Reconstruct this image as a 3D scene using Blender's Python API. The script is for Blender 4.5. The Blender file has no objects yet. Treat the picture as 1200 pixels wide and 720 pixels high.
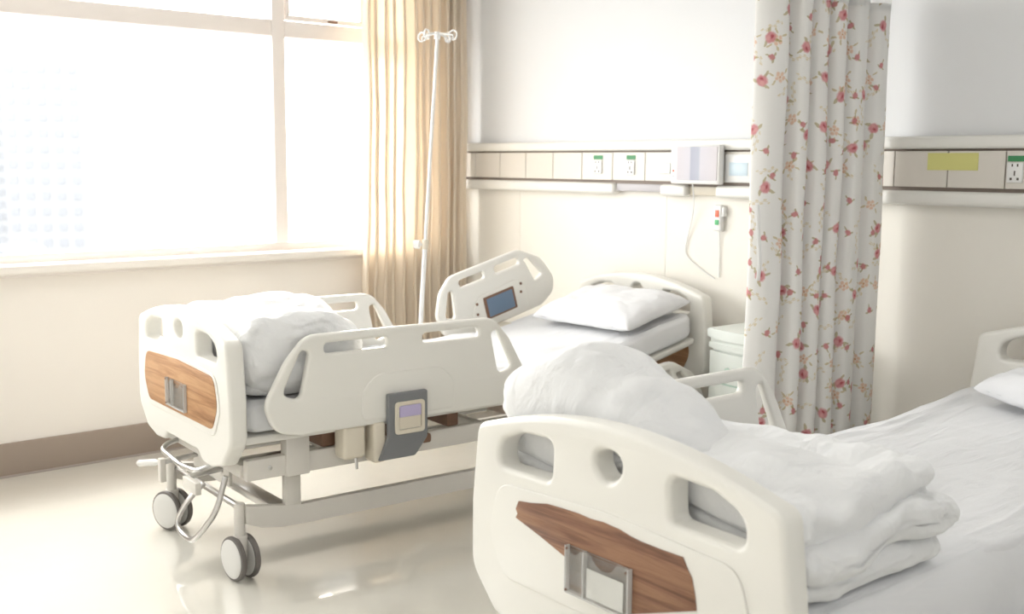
import bpy, bmesh, math, random
from mathutils import Vector, Matrix, noise

random.seed(7)
scene = bpy.context.scene
col = scene.collection
PI = math.pi

# ------------------------------------------------------------------ camera
F_PX = 1286.95
cam_data = bpy.data.cameras.new('camera')
cam = bpy.data.objects.new('camera', cam_data)
col.objects.link(cam)
cam_data.sensor_fit = 'HORIZONTAL'
cam_data.sensor_width = 36.0
cam_data.lens = 36.0 * F_PX / 1200.0
cam_data.clip_end = 2000
ROT = Matrix(((0.64281138, -0.1037934, 0.75896012),
              (0.76599455, 0.07833472, -0.63805644),
              (0.00677312, 0.99150925, 0.12985962)))
cam.matrix_world = Matrix.Translation((5.871, -4.496, 1.62)) @ ROT.to_4x4()
cam_data.dof.use_dof = True
cam_data.dof.focus_distance = 3.7
cam_data.dof.aperture_fstop = 3.4
scene.camera = cam

# ------------------------------------------------------------------ sky, sun, exposure
SKY = 4.9
world = bpy.data.worlds.new('hazy_sky')
scene.world = world
world.use_nodes = True
bg = world.node_tree.nodes['Background']
bg.inputs['Color'].default_value = (1.0, 0.985, 0.965, 1)
bg.inputs['Strength'].default_value = SKY

sun_d = bpy.data.lights.new('hazy_sun', 'SUN')
sun_d.energy = 2.2
sun_d.color = (1.0, 0.89, 0.75)
sun_d.angle = math.radians(9)
sun = bpy.data.objects.new('hazy_sun', sun_d)
col.objects.link(sun)
_d = Vector((0.80, -0.42, -0.30)).normalized()          # direction the light travels
sun.rotation_euler = _d.to_track_quat('-Z', 'Y').to_euler()
sun.location = (-6, 2, 6)

# portal: only steers sampling towards the window opening
pd = bpy.data.lights.new('window_portal', 'AREA')
pd.shape = 'RECTANGLE'
pd.size, pd.size_y = 5.0, 1.75
pd.cycles.is_portal = True
po = bpy.data.objects.new('window_portal', pd)
col.objects.link(po)
po.matrix_world = Matrix(((0, 0, -1, -0.14), (1, 0, 0, -2.85), (0, -1, 0, 1.93), (0, 0, 0, 1)))

vs = scene.view_settings
vs.view_transform = 'Standard'
vs.look = 'None'
vs.exposure = 1.15
vs.gamma = 1.0
vs.use_curve_mapping = False
FILL_LAMP = 3.0  # strength of the added, unseen fill panels

# ------------------------------------------------------------------ materials
def mat(name, color, rough=0.5, metal=0.0, spec=0.5, **kw):
    m = bpy.data.materials.new(name)
    m.use_nodes = True
    b = m.node_tree.nodes['Principled BSDF']
    b.inputs['Base Color'].default_value = (*color, 1)
    b.inputs['Roughness'].default_value = rough
    b.inputs['Metallic'].default_value = metal
    b.inputs['Specular IOR Level'].default_value = spec
    for k, v in kw.items():
        b.inputs[k.replace('_', ' ')].default_value = v
    return m

class NT:
    """small helper to write shader maths"""
    def __init__(s, m):
        s.t = m.node_tree; s.n = s.t.nodes; s.l = s.t.links
        s.b = s.n.get('Principled BSDF')
    def node(s, typ, **props):
        x = s.n.new(typ)
        for k, v in props.items(): setattr(x, k, v)
        return x
    def put(s, sock, v):
        if isinstance(v, bpy.types.NodeSocket): s.l.new(v, sock)
        else: sock.default_value = v
    def math(s, op, a, b=0.0, c=0.0, clamp=False):
        x = s.node('ShaderNodeMath', operation=op, use_clamp=clamp)
        s.put(x.inputs[0], a); s.put(x.inputs[1], b)
        if op in ('MULTIPLY_ADD', 'SMOOTH_MIN'): s.put(x.inputs[2], c)
        return x.outputs[0]
    def mix(s, f, a, b):
        x = s.node('ShaderNodeMix', data_type='RGBA')
        s.put(x.inputs[0], f)
        s.put(x.inputs[6], a if isinstance(a, bpy.types.NodeSocket) else (*a, 1))
        s.put(x.inputs[7], b if isinstance(b, bpy.types.NodeSocket) else (*b, 1))
        return x.outputs[2]
    def ramp(s, f, stops):
        x = s.node('ShaderNodeValToRGB')
        e = x.color_ramp.elements
        while len(e) < len(stops): e.new(0.5)
        for el, (p, c) in zip(e, stops):
            el.position = p; el.color = (*c, 1)
        s.put(x.inputs[0], f)
        return x.outputs[0]
    def mapped(s, coord='Object', scale=(1, 1, 1), loc=(0, 0, 0), rot=(0, 0, 0)):
        tc = s.node('ShaderNodeTexCoord')
        mp = s.node('ShaderNodeMapping')
        s.l.new(tc.outputs[coord], mp.inputs[0])
        mp.inputs['Scale'].default_value = scale
        mp.inputs['Location'].default_value = loc
        mp.inputs['Rotation'].default_value = rot
        return mp.outputs[0]
    def noise(s, vec, scale, detail=3, rough=0.5, dist=0.0):
        x = s.node('ShaderNodeTexNoise')
        s.l.new(vec, x.inputs['Vector'])
        x.inputs['Scale'].default_value = scale
        x.inputs['Detail'].default_value = detail
        x.inputs['Roughness'].default_value = rough
        x.inputs['Distortion'].default_value = dist
        return x.outputs[0]
    def bump(s, h, strength, distance=0.01):
        x = s.node('ShaderNodeBump')
        x.inputs['Strength'].default_value = strength
        x.inputs['Distance'].default_value = distance
        s.l.new(h, x.inputs['Height'])
        s.l.new(x.outputs[0], s.b.inputs['Normal'])

def wall_mat(name, color):
    m = mat(name, color, 0.75, spec=0.3)
    t = NT(m)
    v = t.mapped('Object')
    n = t.noise(v, 1.3, 3)
    c = t.mix(n, tuple(x * 0.97 for x in color), tuple(min(1, x * 1.02) for x in color))
    t.put(t.b.inputs['Base Color'], c)
    t.bump(t.noise(v, 160, 2), 0.08, 0.002)
    return m

M = {}
M['wall_cool'] = wall_mat('cool_white_paint', (0.83, 0.84, 0.855))
M['wall_cream'] = wall_mat('cream_wall_panel', (0.90, 0.87, 0.805))
M['wall_window'] = wall_mat('warm_cream_paint', (0.92, 0.865, 0.80))
M['ceiling'] = wall_mat('ceiling_white', (0.88, 0.88, 0.87))
M['baseboard'] = mat('taupe_vinyl_skirting', (0.36, 0.29, 0.24), 0.45)
M['window'] = mat('window_profile', (0.80, 0.74, 0.70), 0.4)
M['sill'] = mat('sill_stone', (0.86, 0.81, 0.75), 0.3)
M['steel'] = mat('brushed_steel', (0.62, 0.61, 0.60), 0.28, 1.0)
M['frame'] = mat('enamelled_frame', (0.70, 0.67, 0.62), 0.38)
M['dark'] = mat('dark_rubber', (0.10, 0.085, 0.075), 0.6)
M['tyre'] = mat('grey_tyre', (0.16, 0.145, 0.135), 0.55)
M['hub'] = mat('caster_shell', (0.72, 0.71, 0.68), 0.35)
M['grey'] = mat('grey_release_panel', (0.20, 0.205, 0.215), 0.45)
M['beige'] = mat('beige_bezel', (0.72, 0.66, 0.55), 0.45)
M['lilac'] = mat('lilac_insert', (0.52, 0.46, 0.68), 0.4)
M['screen'] = mat('blue_grey_screen', (0.16, 0.23, 0.33), 0.25)
M['brown'] = mat('brown_mechanism', (0.20, 0.11, 0.07), 0.6)
M['white_plastic'] = mat('white_plastic', (0.84, 0.84, 0.83), 0.35)
M['trunk'] = mat('trunking_enamel', (0.82, 0.81, 0.77), 0.35)
M['trunk_panel'] = mat('trunking_cover', (0.72, 0.68, 0.62), 0.4)
M['groove'] = mat('taupe_groove', (0.26, 0.21, 0.18), 0.6)
M['green'] = mat('green_tag', (0.05, 0.26, 0.10), 0.5)
M['yellow'] = mat('yellow_tag', (0.66, 0.64, 0.24), 0.6)
M['lightblue'] = mat('pale_blue_cover', (0.62, 0.74, 0.82), 0.35)
M['red'] = mat('red_button', (0.75, 0.16, 0.08), 0.4)
M['green_button'] = mat('green_button', (0.10, 0.50, 0.20), 0.4)
M['lampgrey'] = mat('lamp_diffuser', (0.52, 0.50, 0.52), 0.5)
M['paper'] = mat('card_paper', (0.85, 0.86, 0.85), 0.8)
M['cabinet'] = mat('pale_cabinet', (0.80, 0.84, 0.80), 0.35)
M['cabinet_edge'] = mat('cabinet_green_edge', (0.52, 0.66, 0.58), 0.4)
M['concrete'] = mat('tower_concrete', (0.142, 0.146, 0.152), 0.8)
M['tower_glass'] = mat('tower_window', (0.127, 0.132, 0.143), 0.5, spec=0.2)
M['ground'] = mat('hazy_ground', (0.30, 0.30, 0.30), 0.9)

# cream moulded plastic of the beds
m = mat('cream_moulded_plastic', (0.82, 0.805, 0.755), 0.32)
t = NT(m)
t.bump(t.noise(t.mapped('Object'), 220, 2), 0.03, 0.001)
M['plastic'] = m

# floor: pale polished vinyl
m = mat('polished_vinyl', (0.80, 0.75, 0.64), 0.16, spec=0.8, Coat_Weight=1.0, Coat_Roughness=0.06, Coat_IOR=1.65)
t = NT(m)
v = t.mapped('Object')
n = t.noise(v, 2.2, 5, 0.6)
t.put(t.b.inputs['Base Color'], t.mix(n, (0.825, 0.795, 0.71), (0.88, 0.855, 0.785)))
t.put(t.b.inputs['Roughness'], t.math('MULTIPLY_ADD', t.noise(v, 6, 4), 0.12, 0.10))
t.bump(t.noise(v, 3.5, 3, 0.5), 0.10, 0.02)
M['floor'] = m

def wood_mat(name, cols):
    m = mat(name, cols[1], 0.42, spec=0.35)
    t = NT(m)
    v = t.mapped('Object', (0.9, 1, 20), rot=(0, 0.06, 0))
    n = t.noise(v, 1.6, 6, 0.62, 0.7)
    v2 = t.mapped('Object', (5, 1, 110), rot=(0, 0.05, 0))
    f = t.noise(v2, 2.0, 3, 0.6)
    k = t.math('ADD', t.math('MULTIPLY', n, 0.82), t.math('MULTIPLY', f, 0.18))
    t.put(t.b.inputs['Base Color'], t.ramp(k, ((0.36, cols[0]), (0.47, cols[1]), (0.57, cols[2]), (0.68, cols[1]))))
    return m
M['walnut'] = wood_mat('walnut_laminate', ((0.115, 0.055, 0.035), (0.225, 0.110, 0.066), (0.335, 0.180, 0.105)))
M['oak'] = wood_mat('honey_oak_laminate', ((0.30, 0.150, 0.070), (0.44, 0.235, 0.115), (0.56, 0.33, 0.175)))  # window bed's laminate: flare haze painted in as a lighter, oranger tone

def fabric_mat(name, color, wr=0.35, scale=6.0, stretch=(1, 1, 1), subsurf=0.0):
    m = mat(name, color, 0.9, spec=0.15)
    t = NT(m)
    t.b.inputs['Sheen Weight'].default_value = 0.15
    v = t.mapped('Object', stretch)
    n1 = t.noise(v, scale, 4, 0.55, 0.6)
    n2 = t.noise(t.mapped('Object'), 450, 1)
    rg = t.node('ShaderNodeTexNoise', noise_type='RIDGED_MULTIFRACTAL')
    t.l.new(t.mapped('Object', stretch, rot=(0, 0, 0.5)), rg.inputs['Vector'])
    rg.inputs['Scale'].default_value = scale * 0.55
    rg.inputs['Detail'].default_value = 2.0
    rg.inputs['Distortion'].default_value = 0.8
    h = t.math('ADD', n1, t.math('MULTIPLY', n2, 0.02))
    h = t.math('ADD', h, t.math('MULTIPLY', rg.outputs[0], 0.22))
    t.bump(h, wr, 0.03)
    return m
M['sheet'] = fabric_mat('white_cotton_sheet', (0.80, 0.805, 0.82), 0.5, 4.0, (3.0, 0.5, 1))
M['quilt'] = fabric_mat('white_quilt_cover', (0.81, 0.815, 0.82), 0.7, 6.0, (1.5, 0.8, 1))
M['pillow'] = fabric_mat('white_pillow_case', (0.80, 0.805, 0.825), 0.4, 5.0)

def translucent(name, color, trans=0.35):
    m = bpy.data.materials.new(name); m.use_nodes = True
    t = NT(m)
    tr = t.node('ShaderNodeBsdfTranslucent')
    mx = t.node('ShaderNodeMixShader')
    out = t.n['Material Output']
    mx.inputs[0].default_value = trans
    t.l.new(t.b.outputs[0], mx.inputs[1]); t.l.new(tr.outputs[0], mx.inputs[2])
    t.l.new(mx.outputs[0], out.inputs[0])
    t.b.inputs['Roughness'].default_value = 0.9
    t.b.inputs['Specular IOR Level'].default_value = 0.1
    if color is not None:
        t.b.inputs['Base Color'].default_value = (*color, 1)
        tr.inputs[0].default_value = (*color, 1)
    return m, t, tr
M['drape'], t, tr = translucent('warm_beige_drape', (0.955, 0.885, 0.785), 0.55)
M['net'], t, tr = translucent('white_netting', (0.85, 0.85, 0.84), 0.4)

# floral print, laid out in the metres of the cloth (UV)
m, t, tr = translucent('rose_print_cotton', None, 0.22)
uvn = t.node('ShaderNodeTexCoord').outputs['UV']
def vmath(op, a, b=None, scale=None):
    x = t.node('ShaderNodeVectorMath', operation=op)
    t.put(x.inputs[0], a)
    if b is not None: t.put(x.inputs[1], b)
    if scale is not None: t.put(x.inputs['Scale'], scale)
    return x
nz = t.node('ShaderNodeTexNoise'); t.l.new(uvn, nz.inputs['Vector']); nz.inputs['Scale'].default_value = 55; nz.inputs['Detail'].default_value = 2
off = vmath('SCALE', vmath('SUBTRACT', nz.outputs['Color'], (0.5, 0.5, 0.5)).outputs[0], scale=0.016).outputs[0]
uvd = vmath('ADD', uvn, off).outputs[0]
def cells(scale, shift, randomness=0.75):
    vo = t.node('ShaderNodeTexVoronoi', voronoi_dimensions='2D')
    src = vmath('ADD', uvd, shift).outputs[0]
    t.l.new(src, vo.inputs['Vector'])
    vo.inputs['Scale'].default_value = scale
    vo.inputs['Randomness'].default_value = randomness
    p = vmath('SUBTRACT', src, vo.outputs['Position']).outputs[0]
    sep = t.node('ShaderNodeSeparateColor'); t.l.new(vo.outputs['Color'], sep.inputs[0])
    rot = t.node('ShaderNodeVectorRotate', rotation_type='Z_AXIS')
    t.l.new(p, rot.inputs['Vector'])
    t.put(rot.inputs['Angle'], t.math('MULTIPLY', sep.outputs[0], 6.283))
    sx = t.node('ShaderNodeSeparateXYZ'); t.l.new(rot.outputs[0], sx.inputs[0])
    return sx.outputs[0], sx.outputs[1], sep.outputs[1], sep.outputs[2]
def blob(x, y, cx, cy, rx, ry, soft=0.25):
    dx = t.math('DIVIDE', t.math('SUBTRACT', x, cx), rx)
    dy = t.math('DIVIDE', t.math('SUBTRACT', y, cy), ry)
    r = t.math('SQRT', t.math('ADD', t.math('MULTIPLY', dx, dx), t.math('MULTIPLY', dy, dy)))
    return t.math('DIVIDE', t.math('SUBTRACT', 1.0, r), soft, clamp=True)
def union(*a):
    r = a[0]
    for b in a[1:]: r = t.math('MAXIMUM', r, b)
    return r
def gate(mask, rnd, thr): return t.math('MULTIPLY', mask, t.math('LESS_THAN', rnd, thr))
c = (0.90, 0.89, 0.87)
# faint yellow-olive sprigs
x, y, r1, r2 = cells(7.0, (3.1, 1.7, 0))
sprig = union(*[blob(x, y, a * 0.022 - 0.05, (0.009 if a % 2 else -0.009), 0.011, 0.0055) for a in range(6)])
stem = blob(x, y, 0.0, 0.0, 0.065, 0.0022)
c = t.mix(t.math('MULTIPLY', gate(union(sprig, stem), r1, 0.70), 0.50), c, (0.70, 0.56, 0.27))
# orange blossoms
x, y, r1, r2 = cells(4.6, (9.4, 4.2, 0))
ob = union(*[blob(x, y, 0.019 * math.cos(a), 0.019 * math.sin(a), 0.014, 0.012, 0.5) for a in (0, 1.26, 2.5, 3.8, 5.0)])
lf = union(blob(x, y, 0.045, 0.01, 0.018, 0.006), blob(x, y, -0.042, -0.012, 0.018, 0.006), blob(x, y, 0.01, 0.044, 0.006, 0.017), blob(x, y, -0.015, -0.048, 0.006, 0.018))
c = t.mix(t.math('MULTIPLY', gate(lf, r1, 0.62), 0.6), c, (0.56, 0.44, 0.16))
c = t.mix(t.math('MULTIPLY', gate(ob, r1, 0.62), 0.62), c, (0.78, 0.46, 0.26))
c = t.mix(gate(blob(x, y, 0, 0, 0.010, 0.010, 0.8), r1, 0.62), c, (0.68, 0.36, 0.18))
# small rose buds
x, y, r1, r2 = cells(6.2, (1.2, 7.7, 0))
bl = union(blob(x, y, 0.018, 0.010, 0.014, 0.006), blob(x, y, -0.016, 0.012, 0.014, 0.006), blob(x, y, 0.0, -0.024, 0.005, 0.018))
c = t.mix(t.math('MULTIPLY', gate(bl, r1, 0.72), 0.65), c, (0.42, 0.34, 0.12))
c = t.mix(t.math('MULTIPLY', gate(blob(x, y, 0, 0, 0.018, 0.022, 0.4), r1, 0.72), 0.85), c, (0.62, 0.22, 0.23))
# open pink roses
x, y, r1, r2 = cells(4.4, (5.9, 2.3, 0))
rl = union(blob(x, y, 0.036, 0.016, 0.022, 0.009), blob(x, y, -0.034, 0.018, 0.022, 0.009), blob(x, y, 0.004, -0.040, 0.009, 0.024))
c = t.mix(t.math('MULTIPLY', gate(rl, r1, 0.9), 0.65), c, (0.46, 0.38, 0.15))
c = t.mix(t.math('MULTIPLY', gate(blob(x, y, 0, 0, 0.036, 0.032, 0.35), r1, 0.9), 0.95), c, (0.70, 0.31, 0.33))
c = t.mix(t.math('MULTIPLY', gate(blob(x, y, 0.008, 0.011, 0.019, 0.012, 0.6), r1, 0.9), 0.8), c, (0.80, 0.46, 0.46))
c = t.mix(t.math('MULTIPLY', gate(blob(x, y, -0.005, -0.006, 0.016, 0.010, 0.7), r1, 0.9), 0.8), c, (0.47, 0.08, 0.10))
t.put(t.b.inputs['Base Color'], c)
t.put(tr.inputs[0], c)
M['floral'] = m

# window glass: clear sheet with a weak reflection
def clear_mat(name, tint, gloss, rough=0.02, diff=0.0, dcol=(0.8, 0.8, 0.8)):
    m = bpy.data.materials.new(name); m.use_nodes = True
    t = NT(m); t.n.remove(t.b)
    a = t.node('ShaderNodeBsdfTransparent'); a.inputs[0].default_value = (*tint, 1)
    g = t.node('ShaderNodeBsdfGlossy'); g.inputs['Roughness'].default_value = rough
    mx = t.node('ShaderNodeMixShader'); mx.inputs[0].default_value = gloss
    t.l.new(a.outputs[0], mx.inputs[1]); t.l.new(g.outputs[0], mx.inputs[2])
    last = mx.outputs[0]
    if diff:
        d = t.node('ShaderNodeBsdfDiffuse'); d.inputs[0].default_value = (*dcol, 1)
        mx2 = t.node('ShaderNodeMixShader'); mx2.inputs[0].default_value = diff
        t.l.new(last, mx2.inputs[1]); t.l.new(d.outputs[0], mx2.inputs[2]); last = mx2.outputs[0]
    t.l.new(last, t.n['Material Output'].inputs[0])
    return m
M['glass'] = clear_mat('window_glass', (0.97, 0.98, 0.98), 0.05)
M['acrylic'] = clear_mat('clear_acrylic', (0.97, 0.97, 0.96), 0.05, 0.12, 0.10, (0.70, 0.68, 0.65))
M['acrylic_rim'] = clear_mat('acrylic_rim', (0.9, 0.9, 0.9), 0.12, 0.15, 0.55, (0.80, 0.79, 0.77))

def emit(name, color, s):
    m = bpy.data.materials.new(name); m.use_nodes = True
    t = NT(m); t.n.remove(t.b)
    e = t.node('ShaderNodeEmission'); e.inputs[0].default_value = (*color, 1); e.inputs[1].default_value = s
    t.l.new(e.outputs[0], t.n['Material Output'].inputs[0])
    return m
M['lamp'] = emit('lit_ceiling_panel', (1.0, 0.985, 0.96), FILL_LAMP)  # glow of the fill panels added out of view

# intercom face with pale vertical print
m = mat('pale_striped_screen', (0.6, 0.6, 0.65), 0.3)
t = NT(m)
sx = t.node('ShaderNodeSeparateXYZ'); t.l.new(t.mapped('Generated'), sx.inputs[0])
t.put(t.b.inputs['Base Color'], t.ramp(sx.outputs[0], ((0.0, (0.47, 0.43, 0.46)), (0.33, (0.47, 0.45, 0.50)), (0.36, (0.27, 0.28, 0.36)), (0.55, (0.32, 0.33, 0.41)), (0.60, (0.47, 0.45, 0.50)), (1.0, (0.50, 0.46, 0.48)))))
M['striped'] = m

# ------------------------------------------------------------------ mesh helpers
def link(name, me, material=None, parent=None):
    o = bpy.data.objects.new(name, me)
    col.objects.link(o)
    if parent is not None: o.parent = parent
    if material is not None and me is not None and len(me.materials) == 0:
        me.materials.append(material)
    return o

def empty(name, loc=(0, 0, 0), rz=0.0):
    o = bpy.data.objects.new(name, None)
    o.empty_display_size = 0.1
    o.location = loc; o.rotation_euler = (0, 0, rz)
    col.objects.link(o)
    return o

def tag(o, label=None, cat=None, group=None, kind=None):
    if label: o['label'] = label
    if cat: o['category'] = cat
    if group: o['group'] = group
    if kind: o['kind'] = kind
    return o

def finish(bm, name='mesh', angle=35):
    bmesh.ops.recalc_face_normals(bm, faces=bm.faces)
    me = bpy.data.meshes.new(name)
    bm.to_mesh(me); bm.free()
    me.polygons.foreach_set('use_smooth', [True] * len(me.polygons))
    me.set_sharp_from_angle(angle=math.radians(angle))
    return me

def add_box(bm, lo, hi, bev=0.0, seg=2):
    r = bmesh.ops.create_cube(bm, size=1.0)
    vs_ = r['verts']
    for v in vs_:
        v.co = Vector([(lo[i] + hi[i]) / 2 + v.co[i] * (hi[i] - lo[i]) for i in range(3)])
    if bev > 0:
        es = list({e for v in vs_ for e in v.link_edges})
        bmesh.ops.bevel(bm, geom=es, offset=bev, segments=seg, profile=0.5, affect='EDGES')

def box(lo, hi, bev=0.0, seg=2):
    bm = bmesh.new(); add_box(bm, lo, hi, bev, seg); return finish(bm)

def add_tube(bm, pts, r, n=10, closed=False):
    pts = [Vector(p) for p in pts]
    rings = []
    k = len(pts)
    tprev = None; nrm = None
    for i, p in enumerate(pts):
        a = pts[(i - 1) % k] if (closed or i > 0) else p
        b = pts[(i + 1) % k] if (closed or i < k - 1) else p
        tg = (b - a).normalized()
        if nrm is None:
            nrm = tg.orthogonal().normalized()
        else:
            nrm = (nrm - tg * nrm.dot(tg)).normalized()
        bi = tg.cross(nrm)
        rr = r[i] if isinstance(r, (list, tuple)) else r
        rings.append([bm.verts.new(p + (nrm * math.cos(2 * PI * j / n) + bi * math.sin(2 * PI * j / n)) * rr) for j in range(n)])
    m_ = k if closed else k - 1
    for i in range(m_):
        A, B = rings[i], rings[(i + 1) % k]
        for j in range(n):
            bm.faces.new((A[j], A[(j + 1) % n], B[(j + 1) % n], B[j]))
    if not closed:
        bm.faces.new(rings[0][::-1]); bm.faces.new(rings[-1])

def tube(pts, r, n=10, closed=False):
    bm = bmesh.new(); add_tube(bm, pts, r, n, closed); return finish(bm)

def smooth_path(pts, rad, seg=5):
    """round the corners of a 3D polyline"""
    pts = [Vector(p) for p in pts]
    out = [pts[0]]
    for i in range(1, len(pts) - 1):
        a, p, b = pts[i - 1], pts[i], pts[i + 1]
        d1 = min(rad, (a - p).length * 0.45); d2 = min(rad, (b - p).length * 0.45)
        s = p + (a - p).normalized() * d1; e = p + (b - p).normalized() * d2
        for k in range(seg + 1):
            q = k / seg
            out.append(s * (1 - q) ** 2 + p * 2 * q * (1 - q) + e * q * q)
    out.append(pts[-1])
    return out

def lathe(profile, n=24, axis='Z', centre=(0, 0, 0)):
    bm = bmesh.new(); add_lathe(bm, profile, n, axis, centre); return finish(bm)

def add_lathe(bm, profile, n=24, axis='Z', centre=(0, 0, 0)):
    rings = []
    c_ = Vector(centre)
    for (r, h) in profile:
        ring = []
        for j in range(n):
            a = 2 * PI * j / n
            if axis == 'Z': p = Vector((r * math.cos(a), r * math.sin(a), h))
            elif axis == 'X': p = Vector((h, r * math.cos(a), r * math.sin(a)))
            else: p = Vector((r * math.sin(a), h, r * math.cos(a)))
            ring.append(bm.verts.new(p + c_))
        rings.append(ring)
    for A, B in zip(rings, rings[1:]):
        for j in range(n): bm.faces.new((A[j], A[(j + 1) % n], B[(j + 1) % n], B[j]))
    bm.faces.new(rings[0][::-1]); bm.faces.new(rings[-1])

def fillet(pts, seg=6):
    """pts: (x, y, r) corners of a closed polygon -> rounded outline"""
    out = []
    n = len(pts)
    for i in range(n):
        p = Vector(pts[i][:2]); r = pts[i][2] if len(pts[i]) > 2 else 0.0
        a = Vector(pts[i - 1][:2]); b = Vector(pts[(i + 1) % n][:2])
        if r <= 0:
            out.append(p); continue
        da = (a - p); db = (b - p)
        ang = da.angle(db)
        d = min(r / max(math.tan(ang / 2), 1e-3), da.length * 0.49, db.length * 0.49)
        s = p + da.normalized() * d; e = p + db.normalized() * d
        for k in range(seg + 1):
            q = k / seg
            out.append(s * (1 - q) ** 2 + p * 2 * q * (1 - q) + e * q * q)
    return out

_cache = {}
def plate(outlines, thick, bev, plane='XZ', seg=3):
    """flat moulded plate with holes and rounded edges; centred on its thickness"""
    cu = bpy.data.curves.new('tmp', 'CURVE')
    cu.dimensions = '2D'; cu.fill_mode = 'BOTH'
    bev = min(bev, thick / 2 * 0.98)
    cu.extrude = max(thick / 2 - bev, 0.0001)
    cu.bevel_depth = bev; cu.bevel_resolution = seg
    cu.offset = -bev
    for o in outlines:
        s = cu.splines.new('POLY'); s.points.add(len(o) - 1); s.use_cyclic_u = True
        for q, p in zip(s.points, o): q.co = (p[0], p[1], 0, 1)
    ob = bpy.data.objects.new('tmp', cu); col.objects.link(ob)
    dg = bpy.context.evaluated_depsgraph_get()
    me = bpy.data.meshes.new_from_object(ob.evaluated_get(dg))
    bpy.data.objects.remove(ob); bpy.data.curves.remove(cu)
    me.materials.clear()
    for v in me.vertices:
        x, y, z = v.co
        v.co = (x, -z, y) if plane == 'XZ' else (z, x, y)
    bm = bmesh.new(); bm.from_mesh(me); bpy.data.meshes.remove(me)
    bmesh.ops.remove_doubles(bm, verts=bm.verts, dist=0.00005)
    return finish(bm, 'plate', 40)

def shift(me, d):
    me.transform(Matrix.Translation(d)); return me

def rect(x0, x1, z0, z1, r=0.0):
    return fillet([(x0, z0, r), (x1, z0, r), (x1, z1, r), (x0, z1, r)], 5)

def loft(rings, cap=True):
    bm = bmesh.new()
    R_ = [[bm.verts.new(p) for p in ring] for ring in rings]
    n = len(R_[0])
    for A, B in zip(R_, R_[1:]):
        for j in range(n): bm.faces.new((A[j], A[(j + 1) % n], B[(j + 1) % n], B[j]))
    if cap:
        bm.faces.new(R_[0][::-1]); bm.faces.new(R_[-1])
    return finish(bm, 'loft', 80)

def fbm(p, f, o=3):
    return noise.fractal(Vector(p) * f, 1.0, 2.0, o)

def ridge(p):
    n_ = noise.noise(p)
    return (1 - min(1.0, abs(n_) * 2.2)) ** 3

def sgnpow(x, e): return math.copysign(abs(x) ** e, x)

# ------------------------------------------------------------------ the room
RX, RY, RZ = 7.3, -6.3, 2.95          # right wall, front wall, ceiling
WY0, WY1, WZ0, WZ1 = -5.4, -0.36, 1.09, 2.80   # window opening

tag(link('floor', box((-0.12, RY - 0.1, -0.12), (RX + 0.1, 0.12, 0)), M['floor']), kind='structure')
tag(link('ceiling', box((-0.3, RY - 0.1, RZ), (RX + 0.1, 0.12, RZ + 0.1)), M['ceiling']), kind='structure')
bm = bmesh.new()
add_box(bm, (-0.24, RY - 0.1, -0.12), (0, 0.12, WZ0 - 0.045))
add_box(bm, (-0.24, RY - 0.1, WZ1), (0, 0.12, RZ))
add_box(bm, (-0.24, RY - 0.1, WZ0 - 0.045), (0, WY0, WZ1))
add_box(bm, (-0.24, WY1, WZ0 - 0.045), (0, 0.12, WZ1))
tag(link('wall_left', finish(bm), M['wall_window']), kind='structure')
wb = tag(link('wall_back', box((0, 0.0, 0), (RX, 0.12, RZ)), M['wall_cool']), kind='structure')
# cream sheet panels below the bed-head trunking, one by one with thin joints
px_ = [0.0, 0.61, 1.835, 3.06, 4.285, 5.51, 6.735, RX]
for a, b in zip(px_, px_[1:]):
    link('wall_panel', box((a + 0.0004, -0.012, 0.0), (b - 0.0004, 0.0, 1.50), 0.0015, 1), M['wall_cream'], wb)
tag(link('wall_right', box((RX, RY - 0.1, 0), (RX + 0.1, 0, RZ)), M['wall_cool']), kind='structure')
tag(link('wall_front', box((0, RY - 0.1, 0), (RX, RY, RZ)), M['wall_cool']), kind='structure')
# skirting
bm = bmesh.new()
add_box(bm, (0, RY, 0), (0.014, 0, 0.178), 0.004, 2)
bl_ = tag(link('baseboard_left', finish(bm), M['baseboard']), kind='structure')
link('cove_strip', box((0.0, RY, 0.0), (0.022, 0, 0.010), 0.003, 1), mat('skirting_cove', (0.42, 0.36, 0.33), 0.4), bl_)
tag(link('baseboard_back', box((0.015, -0.026, 0), (RX, -0.012, 0.178), 0.004, 2), M['baseboard']), kind='structure')

# window with mullions, transom and panes
win = empty('window_1', (0, 0, 0)); tag(win, kind='structure')
FX0, FX1 = -0.13, -0.06
MULL = [(-1.361, -1.276), (-3.50, -3.41)]
TR0, TR1 = 2.347, 2.442
def wbox(name, y0, y1, z0, z1, x0=FX0, x1=FX1, mt='window', bev=0.006, parent=win):
    return link(name, box((x0, y0, z0), (x1, y1, z1), bev, 2), M[mt], parent)
wbox('frame_rail', WY0, WY1, WZ0, WZ0 + 0.05)
wbox('frame_rail', WY0, WY1, WZ1 - 0.05, WZ1)
wbox('frame_stile', WY0, WY0 + 0.06, WZ0 + 0.05, WZ1 - 0.05)
wbox('frame_stile', WY1 - 0.06, WY1, WZ0 + 0.05, WZ1 - 0.05)
for a, b in MULL: wbox('mullion', a, b, WZ0 + 0.05, WZ1 - 0.05, FX0 - 0.005, FX1 + 0.012)
ys = [WY0 + 0.06] + [q for mm in sorted(MULL) for q in mm] + [WY1 - 0.06]
bays = list(zip(ys[0::2], ys[1::2]))
for a, b in bays:
    wbox('transom', a, b, TR0, TR1, FX0 - 0.003, FX1 + 0.009)
    wbox('pane', a, b, WZ0 + 0.05, TR0, -0.10, -0.094, 'glass', 0)
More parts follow.
